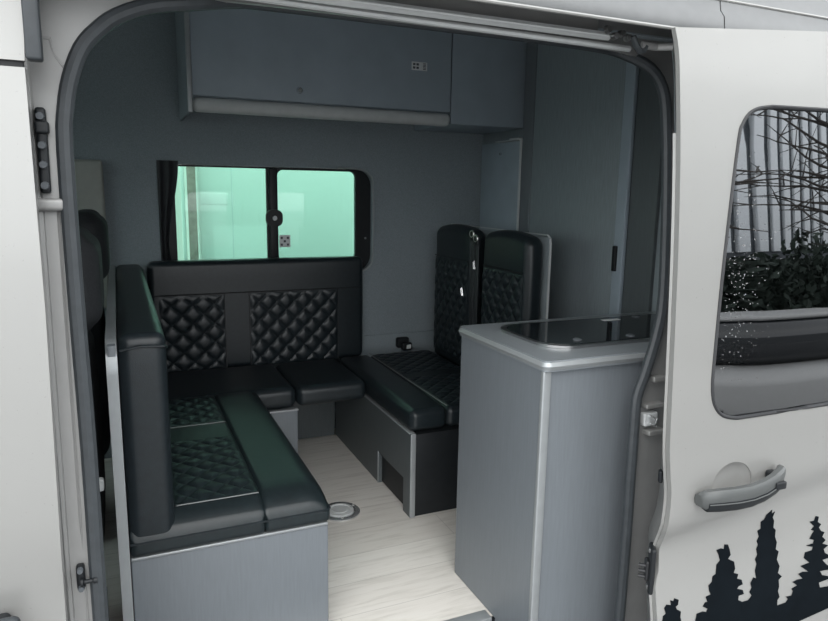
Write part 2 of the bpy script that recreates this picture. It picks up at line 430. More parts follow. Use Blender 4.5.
# ================================================================== partition board behind the left bench
pb = thing('partition_board', 'tall grey partition board with silver edging between cab seats and left bench', 'partition', (-.018, 2.05, 0))
MB().box(-.030, -.016, 1.372, 2.70, .001, .755, .001).build('board', 'board', pb)
path = [(1.366, -.02), (1.366, .70)] + [(1.366 + .055 * (1 - math.cos(a)), .70 + .058 * math.sin(a)) for a in [PI / 2 * i / 6 for i in range(1, 7)]] + [(2.0, .759), (2.70, .759)]
def strip(path, x0, x1, th):
    m = MB(); vs = []; fs = []
    for i, (y, z) in enumerate(path):
        a = Vector(path[max(i - 1, 0)]); b = Vector(path[min(i + 1, len(path) - 1)]); t = (b - a).normalized(); n = Vector((-t.y, t.x))
        for x in (x0, x1):
            for d in (0, th): vs.append(Vector((x, y + n.x * d, z + n.y * d)))
    for i in range(len(path) - 1):
        a = i * 4; b = a + 4
        for (p, q) in ((0, 1), (1, 3), (3, 2), (2, 0)): fs.append((a + p, a + q, b + q, b + p))
    fs += [(0, 1, 3, 2), (len(vs) - 4, len(vs) - 2, len(vs) - 1, len(vs) - 3)]
    return m.add(vs, fs)
part(strip([(y, z) for y, z in path], -.0335, -.0135, .004).build('edging', 'edge', pb), 'silver edging strip')

# ================================================================== left bench
lb = thing('side_bench', 'black quilted leather bench with grey front panel, backing onto the partition', 'bench seat', (.2, 1.9, 0))
part(MB().rbox(-.0125, .414, 1.408, 1.422, -.0, .283, .003, 2).build('end_panel', 'board', lb), 'smooth grey end panel facing the doorway')
part(MB().rbox(-.0125, .413, 1.404, 1.424, .2835, .291, .003, 2).build('top_edging', 'edge', lb), 'thin pale edging')
MB().box(-.004, .400, 1.424, 2.24, .0, .283, .002).build('base', 'board', lb)
cu = MB().rbox(-.0125, .268, 1.398, 2.245, .292, .372, .012, 3, 26, .002)
cu.rbox(.266, .418, 1.398, 2.245, .292, .372, .012, 3, 26, .002)
def dome(p):
    def q(d, w): t = min(1, max(0, d / w)); return 1 - math.sqrt(max(0, 1 - (1 - t) ** 2))
    f = q(p.y - 1.398, .085) * .045 + q(.418 - p.x, .055) * .034
    k = max(0, (p.z - .318) / .054)
    return Vector((p.x, p.y, p.z - min(f, .05) * k))
cu.v = [dome(p) for p in cu.v]
cu = cu.build('seat_cushion', 'leather2', lb)
MB().tube([(-.012, 1.3975, .325), (.2, 1.3965, .325), (.405, 1.3985, .325), (.4175, 1.405, .325), (.4185, 1.8, .325), (.4175, 2.23, .325)], .0026, 6).build('piping', 'leather', cu)
MB().quilt((.082, 1.452, .3722), (.178, 0, 0), (0, .385, 0), (0, 0, 1), (.055, .062), .007).build('quilted_panel', 'leather2', cu)
MB().quilt((.082, 1.955, .3722), (.176, 0, 0), (0, .275, 0), (0, 0, 1), (.055, .062), .007).build('quilted_panel', 'leather2', cu)
MB().tube([(.085, 1.448, .3725), (.262, 1.448, .3725)], .0013, 5).build('stitching', 'thread', cu)
MB().tube([(.085, 1.950, .3745), (.262, 1.950, .3745)], .0013, 5).build('stitching', 'thread', cu)
bc = MB().rbox(-.012, .078, 1.402, 2.70, .319, .768, .021, 4, 8, .003)
bc = part(bc.build('back_cushion', 'leather', lb), 'tall plain black backrest')
MB().tube([(-.009, 1.400, .738), (.03, 1.3965, .745), (.073, 1.401, .741), (.080, 1.43, .732)], .003, 6).build('piping', 'leather', bc)

# ================================================================== rear bench
rb = thing('rear_bench', 'black leather bench under the far window with two quilted back panels', 'bench seat', (.5, 2.5, 0))
part(MB().rbox(.405, .552, 2.252, 2.266, .001, .276, .002, 2).build('end_panel', 'board', rb), 'light grey end panel')
MB().rbox(.402, .556, 2.248, 2.268, .2765, .284, .003, 2).build('top_edging', 'edge', rb)
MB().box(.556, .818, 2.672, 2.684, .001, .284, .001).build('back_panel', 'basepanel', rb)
MB().box(.405, .550, 2.268, 2.670, .001, .276, .001).build('base', 'boarddark', rb)
c1 = MB().rbox(.084, .551, 2.254, 2.628, .2845, .362, .026, 4, 8, .002).build('seat_cushion', 'leather', rb)
c2 = MB().rbox(.554, .816, 2.254, 2.628, .2845, .360, .026, 4, 8, .002).build('seat_cushion', 'leather', rb)
bk = MB().rbox(.095, .935, 2.632, 2.705, .350, .777, .022, 4, 8, .002)
bk = bk.build('back_cushion', 'leather', rb)
MB().quilt((.128, 2.6305, .352), (.238, 0, 0), (0, 0, .296), (0, -1, 0), (.072, .070), .0075).build('quilted_panel', 'leather', bk)
MB().quilt((.462, 2.6305, .352), (.358, 0, 0), (0, 0, .296), (0, -1, 0), (.072, .070), .0075).build('quilted_panel', 'leather', bk)
for x in (.366, .460, .822): MB().tube([(x, 2.629, .352), (x, 2.629, .650)], .002, 5).build('seam', 'blackrubber', bk)
MB().tube([(.11, 2.629, .652), (.925, 2.629, .652)], .0025, 5).build('seam', 'blackrubber', bk)

# ================================================================== forward-facing double seat
ts = thing('double_travel_seat', 'forward-facing black double seat with two tall quilted backrests and a grey base', 'seat', (1.05, 2.25, 0))
fp = [(1.862, 0), (1.918, 0), (1.918, .117), (2.150, .117), (2.150, 0), (2.68, 0), (2.68, .283), (1.862, .283)]
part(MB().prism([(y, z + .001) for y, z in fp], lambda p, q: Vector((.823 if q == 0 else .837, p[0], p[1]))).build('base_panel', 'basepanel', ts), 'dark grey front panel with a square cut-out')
MB().rbox(.821, .840, 1.856, 1.8615, .001, .290, .003, 2).build('edging', 'edge', ts)
MB().rbox(.820, .840, 1.870, 2.66, .2845, .290, .002, 2).build('edging', 'edge', ts)
MB().rbox(.821, .838, 2.1505, 2.156, .001, .122, .001, 1).build('edging', 'edge', ts)
MB().box(.839, 1.30, 1.864, 2.66, .001, .283, .002).build('base_box', 'blackplastic', ts)
cu = MB().rbox(.822, .955, 1.862, 2.620, .291, .364, .022, 4, 8, .004)
cu.rbox(.953, 1.240, 1.862, 2.620, .291, .362, .022, 4, 8, .003)
cu = cu.build('seat_cushion', 'leather', ts)
MB().quilt((.966, 1.885, .363), (.26, 0, 0), (0, .34, 0), (0, 0, 1), (.06, .06), .006).build('quilted_panel', 'leather', cu)
MB().quilt((.966, 2.27, .363), (.26, 0, 0), (0, .33, 0), (0, 0, 1), (.06, .06), .006).build('quilted_panel', 'leather', cu)
MB().tube([(.954, 1.875, .3655), (.954, 2.62, .3655)], .0016, 5).build('stitching', 'thread', cu)
def lean(v): return v + Vector((.02 * (v.z - .6), 0, 0))
for (y0, y1) in ((1.882, 2.192), (2.268, 2.60)):
    b = MB().rbox(1.246, 1.318, y0, y1, .34, .918, .030, 5, 6, .004)
    def arch(v, y0=y0, y1=y1):
        u = (v.y - (y0 + y1) / 2) / ((y1 - y0) / 2)
        return v + Vector((0, 0, -.018 * u * u * smooth(.75, .9, v.z)))
    b.v = [arch(p) for p in b.v]
    b = b.build('backrest', 'leather', ts)
    MB().quilt((1.243, y1 - .02, .38), (0, -(y1 - y0 - .04), 0), (0, 0, .40), (-1, 0, 0), (.058, .062), .009).build('quilted_panel', 'leather', b)
    MB().tube([(1.2405, y0 + .02, .786), (1.2405, y1 - .02, .786)], .0022, 5).build('seam', 'blackrubber', b)
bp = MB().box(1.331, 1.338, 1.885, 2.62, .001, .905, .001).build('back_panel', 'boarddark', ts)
part(strip([(1.883, .001), (1.883, .885), (1.888, .903), (1.90, .912), (2.62, .912)], 1.3315, 1.3385, .003).build('edging', 'palerail', ts), 'silver edging on the back board')
for (y, zt, zb) in ((2.212, .885, .66), (2.243, .90, .66)):
    sb = MB().rbox(1.236, 1.241, y - .013, y + .013, .37, zt, .001, 1).build('seat_belt', 'webbing', ts)
    MB().rbox(1.228, 1.244, y - .017, y + .017, zt - .03, zt + .008, .006, 3).build('belt_guide', 'blackplastic', sb)
    MB().tube([Vector((1.230, y + .014 * math.cos(a), zt - .004 + .012 * math.sin(a))) for a in [2 * PI * i / 14 for i in range(14)]], .003, 6, True).build('guide_ring', 'steel', sb)
    tg = [Vector((1.229, y + .008 + px * .8, zb + pz)) for px, pz in ((-.008, -.014), (.004, -.016), (.016, .012), (.004, .016))]
    if y < 2.23: tg = [p + Vector((0, -.005, .12)) for p in tg]
    else: tg = [p + Vector((0, .055, .005)) for p in tg]
    MB().tube(tg, .0022, 6, True).build('belt_tongue', 'chrome', sb)

# ================================================================== small things
tb = thing('table_base_socket', 'round chrome table-leg socket let into the plank floor beside the left bench', 'floor socket', (.625, 1.985, 0))
MB().lathe([(.066, 0), (.066, .004), (.060, .0075), (.050, .007), (.046, .0055)], (.625, 1.985, .0005), 'z', 40).build('flange', 'chrome', tb)
MB().lathe([(.044, .005), (.044, .010), (.036, .011), (.034, .008), (.026, .008), (.025, .011), (.012, .011), (.001, .0105)], (.625, 1.985, .0005), 'z', 36).build('cap', 'palerail', tb)
for a in (20, 140, 260):
    MB().lathe([(.005, .0075), (.004, .009), (.001, .009)], (.625 + .055 * math.cos(math.radians(a)), 1.985 + .055 * math.sin(math.radians(a)), .0005), 'z', 10).build('screw', 'steel', tb)
rl = thing('reading_lamp', 'small black fitting with a white face low on the far wall above the seat', 'lamp', (1.150, 2.70, .372))
MB().rbox(1.125, 1.185, 2.712, 2.741, .352, .400, .010, 3).build('body', 'blackplastic', rl)
hd = MB().rbox(1.142, 1.190, 2.690, 2.716, .345, .380, .008, 3).build('head', 'blackplastic', rl)
MB().rbox(1.160, 1.182, 2.686, 2.691, .352, .372, .002, 2).build('face', 'white', rl)

# cab seats
def cab_seat(yc, w, label, ztop, xr):
    t = thing('cab_seat', label, 'seat', (xr - .2, yc, 0), 'cab seats')
    def tilt(v): return v + Vector((-.28 * (.9 - v.z) * 0 - .0, 0, 0))
    MB().box(xr - .55, xr - .06, yc - w / 2 + .04, yc + w / 2 - .04, .001, .20, .004).build('pedestal', 'blackplastic', t)
    MB().rbox(xr - .62, xr - .05, yc - w / 2, yc + w / 2, .201, .32, .04, 4, 4, .006).build('seat_cushion', 'fabric', t)
    MB().rbox(xr - .155, xr - .028, yc - w / 2, yc + w / 2, .26, ztop - .215, .05, 5, 6, .01).build('backrest', 'fabric', t)
    h = MB().rbox(xr - .10, xr, yc - .14, yc + .14, ztop - .20, ztop, .045, 5, 6, .006).build('headrest', 'fabric', t)
    for s_ in (-.09, .06):
        MB().tube([(xr - .045, yc + s_, ztop - .25), (xr - .045, yc + s_, ztop - .19)], .007, 10).build('headrest_post', 'chrome', h)
    if yc < 1.8:
        part(MB().rbox(xr - .10, xr - .020, yc - w / 2 - .022, yc - w / 2 - .004, .03, .25, .012, 4).build('side_cover', 'grip', t), 'grey plastic side cover')
        part(MB().rbox(xr - .055, xr - .012, yc - w / 2 - .02, yc - w / 2 - .004, .455, .482, .005, 3).build('recline_lever', 'palerail', t), 'pale lever')
    MB().rbox(xr - .13, xr - .035, yc - w / 2 - .045, yc - w / 2 - .005, .40, .46, .018, 4).build('armrest', 'fabric', t)
    return t
cab_seat(1.59, .36, 'nearer black cab seat just inside the door pillar', .962, -.040)
cab_seat(2.20, .36, 'farther black cab seat in front of the far wall, arched headrest', .978, -.030)

# ================================================================== van body round the doorway
vb = thing('van_body', 'silver van side framing the open sliding doorway, with roof rail and pillar', 'van body', (.5, 1.06, -.3))
def yb(z): return 1.06 + .08 * max(0, z - .5)
SEAL = [(-.057, -.02), (-0.058, 0.385), (-0.058, 0.663), (-0.061, 0.891), (-0.062, 1.107), (-0.058, 1.163), (-0.049, 1.208), (-0.032, 1.251), (-0.01, 1.278), (0.018, 1.301), (0.064, 1.321), (0.121, 1.331), (0.211, 1.335), (0.35, 1.336), (0.522, 1.336), (0.751, 1.336), (0.916, 1.333), (0.98, 1.327), (1.025, 1.313), (1.058, 1.277), (1.071, 1.211), (1.077, 1.046), (1.074, 0.843), (1.058, 0.758), (1.027, 0.674), (1.006, 0.625), (1.000, 0.558), (0.996, 0.49), (0.997, 0.396), (0.998, 0.315), (0.997, -.02)]
loop = catmull(SEAL, 3)
loop = [(p.x, p.y) for p in loop]
loop += [(.96, -.12), (.0, -.12)]
def sealp(x, z):
    t = smooth(1.315, 1.334, z) * smooth(.10, .22, x)
    return Vector((x, yb(z) + .004 + .04 * t, z + .02 * t))
hole = []
for i, p in enumerate(loop):
    a = Vector(loop[i - 1]); b = Vector(loop[(i + 1) % len(loop)]); t = (b - a).normalized(); hole.append((p[0] - t.y * .009, p[1] + t.x * .009))
MB().sheet([(-.40, -.45), (2.6, -.45), (2.6, 1.372), (-.40, 1.372)], [hole], .07, lambda x, z, q: Vector((x, yb(z) + .010 * q + .010, z))).build('side_panel', 'jamb', vb)
MB().tube([sealp(x, z) for x, z in loop], .0118, 10, True).build('door_seal', 'rubber', vb)
# pillar ribs
def rib(pts, r, name='pillar_rib', m='jamb', fl=1):
    return MB().tube([Vector(p) for p in pts], r, 8, flat=fl).build(name, m, vb)
def rl_(x0, x1, z0, z1, off, r, m='jamb', name='pillar_rib'):
    pts = []
    for i in range(13):
        z = z0 + (z1 - z0) * i / 12; pts.append((x0 + (x1 - x0) * i / 12, yb(z) + off, z))
    return rib(pts, r, name, m)
rl_(-.100, -.1005, -.1, 1.03, .011, .0065); rl_(-.076, -.0765, -.1, 1.03, .0125, .0035)
rl_(-.104, -.1115, 1.035, 1.36, .010, .009)
MB().rbox(-.108, -.066, yb(1.03) - .006, yb(1.03) + .02, 1.02, 1.038, .006, 3).build('pillar_step', 'jamb', vb)
def plate(x0, x1, z0, z1, d, r, name, m, parent=vb):
    b = MB().rbox(x0, x1, -d, .012, z0, z1, r, 3, 4)
    b.v = [Vector((p.x, p.y + yb(p.z), p.z)) for p in b.v]
    return b.build(name, m, parent)
hg = part(plate(-.097, -.083, 1.045, 1.165, .006, .005, 'pillar_bracket', 'blackplastic'), 'black bracket on the pillar')
for z in (1.056, 1.085, 1.112, 1.152):
    MB().lathe([(.001, -.008), (.005, -.008), (.006, 0)], (-.090, yb(z) - .005, z), 'y', 10).build('bolt', 'greymark', hg)
plate(-.098, -.080, 1.128, 1.146, .012, .004, 'bracket_clip', 'blackplastic', hg)
sp = part(plate(-.087, -.075, .445, .485, .004, .005, 'striker_plate', 'blackplastic'), 'black striker on the pillar')
MB().lathe([(.007, 0), (.007, .003), (.0035, .005), (.0035, .016), (.005, .018), (.005, .023), (.001, .023)], (-.081, yb(.46) - .006, .460), 'x', 14).build('striker_pin', 'blackplastic', sp)
for z in (.450, .480): MB().lathe([(.001, -.006), (.004, -.006), (.005, 0)], (-.081, yb(.5) - .004, z), 'y', 10).build('bolt', 'greymark', sp)
# embossed line near the top of the pillar
MB().tube([(-.098, yb(1.25) + .011, 1.262), (-.072, yb(1.25) + .011, 1.262), (-.068, yb(1.25) + .011, 1.240), (-.055, yb(1.22) + .011, 1.222)], .0025, 6).build('pressed_crease', 'jamb', vb)
for (x0, x1, z0, z1, d) in ((1.045, 1.085, .655, .668, .006), (1.024, 1.075, .600, .610, .008), (1.030, 1.075, .540, .552, .010)):
    plate(x0, x1, z0, z1, d, .003, 'jamb_ridge', 'paint')
sk = part(plate(1.022, 1.060, .560, .590, .004, .004, 'door_striker', 'zinc'), 'bright door striker')
MB().tube([(1.035, yb(.57) - .003, .568), (1.034, yb(.57) - .024, .568), (1.034, yb(.57) - .024, .584), (1.035, yb(.57) - .003, .584)], .003, 8).build('striker_loop', 'chrome', sk)
# roof side, gutter recess and upper track
roof = [(1.112, 1.372), (1.105, 1.392), (1.06, 1.395), (1.022, 1.378), (1.008, 1.358), (1.0, 1.357), (.998, 1.364), (1.002, 1.392), (1.012, 1.405), (1.016, 1.425), (1.030, 1.432), (1.040, 1.452), (1.06, 1.53), (1.12, 1.70), (1.20, 1.80), (1.40, 1.845), (2.86, 1.845)]
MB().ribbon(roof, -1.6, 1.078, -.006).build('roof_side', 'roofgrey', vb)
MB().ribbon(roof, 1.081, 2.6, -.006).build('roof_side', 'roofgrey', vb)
part(MB().ribbon([(1.079, 1.356), (1.077, 1.349), (1.082, 1.3465), (1.094, 1.349)], .03, .875, -.003).build('upper_track', 'zinc', vb), 'bright upper door track')
MB().tube([(.03, 1.075, 1.3515), (.875, 1.075, 1.3500)], .0032, 8).build('track_lip', 'zinc', vb)
MB().tube([(.10, 1.122, 1.344), (.2, 1.116, 1.348), (.5, 1.112, 1.344), (.95, 1.110, 1.340)], .0060, 8).build('opening_lip', 'zinc', vb)
MB().box(.02, .86, 1.096, 1.104, 1.349, 1.392, .001).build('track_back', 'jamb', vb)
MB().tube([(-1.6, 1.0, 1.3575), (1.078, 1.0, 1.3575)], .0035, 8).build('gutter_edge', 'paint', vb)
MB().tube([(1.081, 1.0, 1.3575), (2.6, 1.0, 1.3575)], .0035, 8).build('gutter_edge', 'paint', vb)
MB().tube([(.5, 1.017, 1.4265), (2.6, 1.015, 1.424)], .003, 8).build('roof_crease', 'paint', vb)
# roof structure inside edge (closes the shell)
MB().box(-1.6, 2.6, 1.118, 1.16, 1.37, 1.80, .001).build('header', 'carpet', vb)
MB().box(-1.6, -.30, 1.09, 1.13, .95, 1.40, .001).build('cab_frame', 'jamb', vb)

# front door at the left edge
fd = thing('front_door', 'silver front passenger door at the left of the doorway pillar', 'van door', (-.8, 1.02, -.3))
def yf(x, z):
    y = 1.02 + .05 * max(0, z - .6)
    zc = .53
    y += .010 * (1 - smooth(zc - .09, zc, z)) - .01 * smooth(0, .3, zc - .09 - z)
    return y
MB().sheet([(-1.5, -.4), (-.109, -.4), (-.1025, .423), (-.1, .576), (-.0965, .89), (-.0975, 1.03), (-.0985, 1.2085), (-1.5, 1.2085)], [], .06, lambda x, z, q: Vector((x, yf(x, z) + .03 * q, z))).build('door_skin', 'paint', fd)
MB().sheet([(-1.5, 1.217), (-.098, 1.217), (-.092, 1.35), (-1.5, 1.35)], [], .08, lambda x, z, q: Vector((x, yf(x, z) + .012 * q, z))).build('upper_frame', 'paint', fd)
MB().box(-1.5, -.10, 1.056, 1.066, 1.19, 1.24, .001).build('frame_gap', 'blackrubber', fd)
part(MB().rbox(-.0955, -.076, 1.035, 1.06, 1.217, 1.352, .004, 2).build('edge_seal', 'rubber', fd), 'dark grey seal strip')
hd = MB().rbox(-.36, -.155, .985, 1.005, .425, .462, .014, 4).build('door_handle', 'rubber', fd)
MB().rbox(-.35, -.17, 1.003, 1.028, .432, .455, .008, 3).build('handle_mount', 'blackplastic', hd)

# ================================================================== sliding door
sd = thing('sliding_door', 'open silver sliding door with dark window and black pine tree graphics', 'van door', (1.45, .92, -.3))
def zc(x): return .405 + .17 * (x - .95)
def dy(x, z):
    y = .90 - .07 * (x - .95) + .09 * (max(0, z - .55) + .012 * math.exp(-((z - .55) / .05) ** 2))
    c = zc(x)
    y += .026 * (1 - smooth(c - .055, c + .03, z)) - .050 * smooth(0, .26, c - .05 - z)
    return y
def on_skin(x, z):
    """slide a point measured on the plain door plane to the creased skin"""
    y0 = .90 - .07 * (x - .95) + .09 * max(0, z - .55); k = 1
    for _ in range(12): k = dy(x * k, 1.06 + (z - 1.06) * k) / y0
    return (x * k, 1.06 + (z - 1.06) * k)
wl = [(1.20, .627), (1.12, .6255), (1.094, .626), (1.066, .633), (1.049, .647), (1.039, .668), (1.036, .70), (1.039, .745), (1.053, .899), (1.070, 1.049), (1.085, 1.165), (1.093, 1.190), (1.108, 1.210), (1.130, 1.221), (1.16, 1.226), (1.20, 1.2275), (1.5, 1.230), (1.80, 1.230)]
wl += [(1.83, 1.222), (1.85, 1.20), (1.86, 1.15), (1.86, .72), (1.85, .665), (1.83, .645), (1.80, .636), (1.5, .634)]
wl = [(p.x, p.y) for p in catmull(wl, 3, True)]
edge = [(.940, -.30), (.942, .22), (.934, .33), (.931, .368), (.938, .395), (.947, .422), (.949, .486), (.940, .545), (.938, .60), (.942, .714), (.945, .809), (.949, .95), (.950, 1.12), (.946, 1.25), (.942, 1.312), (.933, 1.352)]
edge = [(.940, -.30)] + [on_skin(*p) for p in edge[1:]]
edge = [(p.x, p.y) for p in catmull(edge, 3)]
outer = edge + [(1.302, 1.378), (2.05, 1.385), (2.05, -.30)]
HC = (1.098, .490)
hr = [(HC[0] + .050 * math.cos(2 * PI * k / 28), HC[1] + .046 * math.sin(2 * PI * k / 28)) for k in range(28)]
MB().sheet(outer, [wl, hr], .02, lambda x, z, q: Vector((x, dy(x, z) + .010 * q, z))).build('door_skin', 'paint', sd)
# leading-edge flange and inner frame
fl = [(p[0], p[1]) for p in edge]
def flange(d0, d1, x_off0, x_off1, zmax, name, m, zmin=-.3):
    mb = MB(); vs = []; fs = []
    pts = [p for p in fl if zmin <= p[1] <= zmax]
    for (x, z) in pts:
        a = Vector((x + x_off0, dy(x, z) + d0, z)); b = Vector((x + x_off1, dy(x, z) + d1, z))
        vs += [a, b, b + Vector((.012, .002, 0)), a + Vector((.012, .002, 0))]
    for i in range(len(pts) - 1):
        a = i * 4; b = a + 4
        for q in range(4): fs.append((a + q, a + (q + 1) % 4, b + (q + 1) % 4, b + q))
    n = (len(pts) - 1) * 4; fs += [(0, 1, 2, 3), (n + 3, n + 2, n + 1, n)]
    return mb.add(vs, fs).build(name, m, sd, ang=60)
flange(.001, .013, 0, .001, 1.19, 'edge_fold', 'paint')
flange(.011, .016, -.001, -.003, 1.17, 'edge_lip', 'paint')
def face_off(z): return .064 - .019 * (1 - smooth(.46, .62, z))
mb = MB(); vs = []; fs = []
for (x, z) in fl:
    if z > 1.335: continue
    a = Vector((x + .002, dy(x, z) + .012, z)); b = Vector((x + face_off(z), dy(x, z) + .078, z))
    vs += [a, b, b + Vector((.012, .0, 0)), a + Vector((.012, .0, 0))]
for i in range(len(vs) // 4 - 1):
    for q in range(4): fs.append((i * 4 + q, i * 4 + (q + 1) % 4, i * 4 + 4 + (q + 1) % 4, i * 4 + 4 + q))
n = len(vs) - 4; fs += [(0, 1, 2, 3), (n + 3, n + 2, n + 1, n)]
mb.add(vs, fs).build('edge_face', 'jamb', sd, ang=60)
MB().sheet([(p[0] + .068, min(p[1], 1.335)) for p in edge if p[1] < 1.345] + [(2.04, 1.335), (2.04, -.30)], [[(1.0 + (x - 1.0) * 1.0, z) for x, z in wl]], .08, lambda x, z, q: Vector((x, dy(x, z) + .080 + .008 * q, z))).build('inner_panel', 'boarddark', sd)
gl = MB().sheet([(x + (1.45 - x) * .004, z + (.93 - z) * .006) for x, z in wl], [], .05, lambda x, z, q: Vector((x, dy(x, z) + .004 + .004 * q + .004 * math.sin((x - 1.0) * 9) * math.exp(-(x - 1.03) / .12), z)))
wg = part(gl.build('window_glass', 'privacy', sd), 'dark tinted glass with rain spots')
MB().tube([Vector((x, dy(x, z) + .001, z)) for x, z in wl], .0040, 8, True).build('window_seal', 'blackrubber', sd)
def dloc(x, z, off): return Vector((x, dy(x, z) + off, z))
rd = MB(); rng = random.Random(3)
for i in range(260):
    z = min(1.15, max(.70, rng.gauss(.90, .11))); x = 1.052 + .10 * (z - .7) + abs(rng.gauss(0, .05)); r_ = rng.uniform(.0004, .0013)
    rd.lathe([(r_, 0), (r_ * .8, -r_ * .45), (r_ * .4, -r_ * .65), (r_ * .05, -r_ * .7)], dloc(x, z, .0035 + .004 * math.sin((x - 1.0) * 9) * math.exp(-(x - 1.03) / .12)), 'y', 7)
rd = rd.build('rain_drops', 'water', wg); rd['kind'] = 'stuff'
# handle
vs = []; fs = []; NR = 28
ringsp = [(1.03, .003), (.97, .004), (.85, .012), (.6, .018), (.3, .021), (.03, .022)]
for (r, o) in ringsp:
    for kx in range(NR):
        a = 2 * PI * kx / NR; vs.append(dloc(HC[0] + .050 * r * math.cos(a), HC[1] + .046 * r * math.sin(a), o))
for i in range(len(ringsp) - 1):
    for kx in range(NR): fs.append((i * NR + kx, i * NR + (kx + 1) % NR, (i + 1) * NR + (kx + 1) % NR, (i + 1) * NR + kx))
fs.append(tuple((len(ringsp) - 1) * NR + kx for kx in range(NR)))
MB().add(vs, fs).build('handle_recess', 'paint', sd)
hp = [(1.004, .474), (1.012, .477), (1.035, .479), (1.07, .480), (1.105, .482), (1.14, .487), (1.17, .494), (1.195, .502), (1.208, .508)]
hw = [.012, .019, .021, .021, .0205, .020, .020, .019, .013]
ho = [-.012, -.020, -.028, -.034, -.036, -.034, -.029, -.022, -.014]
hm = MB(); vs = []; fs = []
for (x, z), w_, o in zip(hp, hw, ho):
    base = dloc(x, z, 0)
    for kx in range(10):
        a = 2 * PI * kx / 10; ca, sa = math.cos(a), math.sin(a)
        vs.append(base + Vector((0, o + .011 * (abs(ca) ** .7) * (1 if ca > 0 else -1), w_ * (abs(sa) ** .7) * (1 if sa > 0 else -1))))
for i in range(len(hp) - 1):
    for kx in range(10): fs.append((i * 10 + kx, i * 10 + (kx + 1) % 10, (i + 1) * 10 + (kx + 1) % 10, (i + 1) * 10 + kx))
fs += [tuple(range(9, -1, -1)), tuple((len(hp) - 1) * 10 + kx for kx in range(10))]
h = part(hm.add(vs, fs).build('door_handle', 'grip', sd), 'grey pull handle with a black lower strip')
lm = MB(); v3 = [p + Vector((0, -.0035, -.0085)) for p in vs]
for i in range(len(hp)):
    c0 = sum((v3[i * 10 + q] for q in range(10)), Vector()) / 10
    for q in range(10): v3[i * 10 + q] = c0 + (v3[i * 10 + q] - c0) * (.72 if 0 < i < len(hp) - 1 else .45) + Vector((.006 if i == 0 else -.006 if i == len(hp) - 1 else 0, .004 if i in (0, len(hp) - 1) else 0, 0))
lm.add(v3, fs).build('lower_strip', 'blackplastic', h)
MB().rbox(1.012, 1.03, .868, .894, .462, .482, .005, 2).build('handle_foot', 'blackplastic', h)
MB().rbox(1.180, 1.20, .86, .884, .490, .510, .005, 2).build('handle_foot', 'blackplastic', h)
kl = MB(); kb = dloc(1.178, .492, -.041); kl.rbox(kb.x - .014, kb.x + .014, kb.y - .003, kb.y + .004, kb.z - .008, kb.z + .008, .003, 2).build('lock_cover', 'blackplastic', h)
MB().tube([dloc(x, z - .0055, o - .0125) for (x, z), o in zip(hp[1:-1], ho[1:-1])], .0013, 5).build('handle_line', 'grip', h)
# latch in the door edge
fd_ = Vector((.045, .062, 0)).normalized(); fn_ = Vector((-fd_.y, fd_.x, 0)); fo_ = Vector((.9345, .912, 0))
def onface(u, n, z): return fo_ + fd_ * u + fn_ * n + Vector((0, 0, z))
def fbox(u0, u1, n0, n1, z0, z1, r, k=3):
    m = MB().rbox(u0, u1, n0, n1, z0, z1, r, k); m.v = [onface(p.x, p.y, p.z) for p in m.v]; return m
la = part(fbox(.012, .050, -.004, .007, .262, .362, .010, 4).build('edge_latch', 'blackplastic', sd), 'black latch in the door edge')
fbox(.022, .046, .004, .014, .285, .330, .006).build('latch_claw', 'blackrubber', la)
for z in (.294, .306, .318): MB().tube([onface(.028, .012, z), onface(.030, .026, z)], .0038, 8).build('latch_tooth', 'blackrubber', la)
for z in (.272, .352): fbox(.024, .034, .004, .009, z - .005, z + .005, .003).build('bolt', 'steel', la)
fbox(.018, .034, -.004, .004, .500, .526, .007).build('edge_grommet', 'blackplastic', sd)
# top roller arm
ra = part(MB().tube([(.938, 1.062, 1.338), (.975, 1.060, 1.337), (1.01, 1.02, 1.335), (1.02, .99, 1.335)], .007, 10, flat=.6).build('roller_arm', 'jamb', sd), 'metal roller arm at the upper track')
MB().tube([(.912, 1.058, 1.350), (.920, 1.058, 1.336), (.932, 1.060, 1.326), (.944, 1.062, 1.328), (.948, 1.062, 1.337)], .006, 8).build('roller_bracket', 'rubber', ra)
for (x, z) in ((.868, 1.360), (.884, 1.350), (.900, 1.356), (.914, 1.350)):
    MB().lathe([(.001, -.006), (.006, -.006), (.007, .004)], (x - .01, 1.064, z - .002), 'y', 12).build('roller', 'steel', ra)
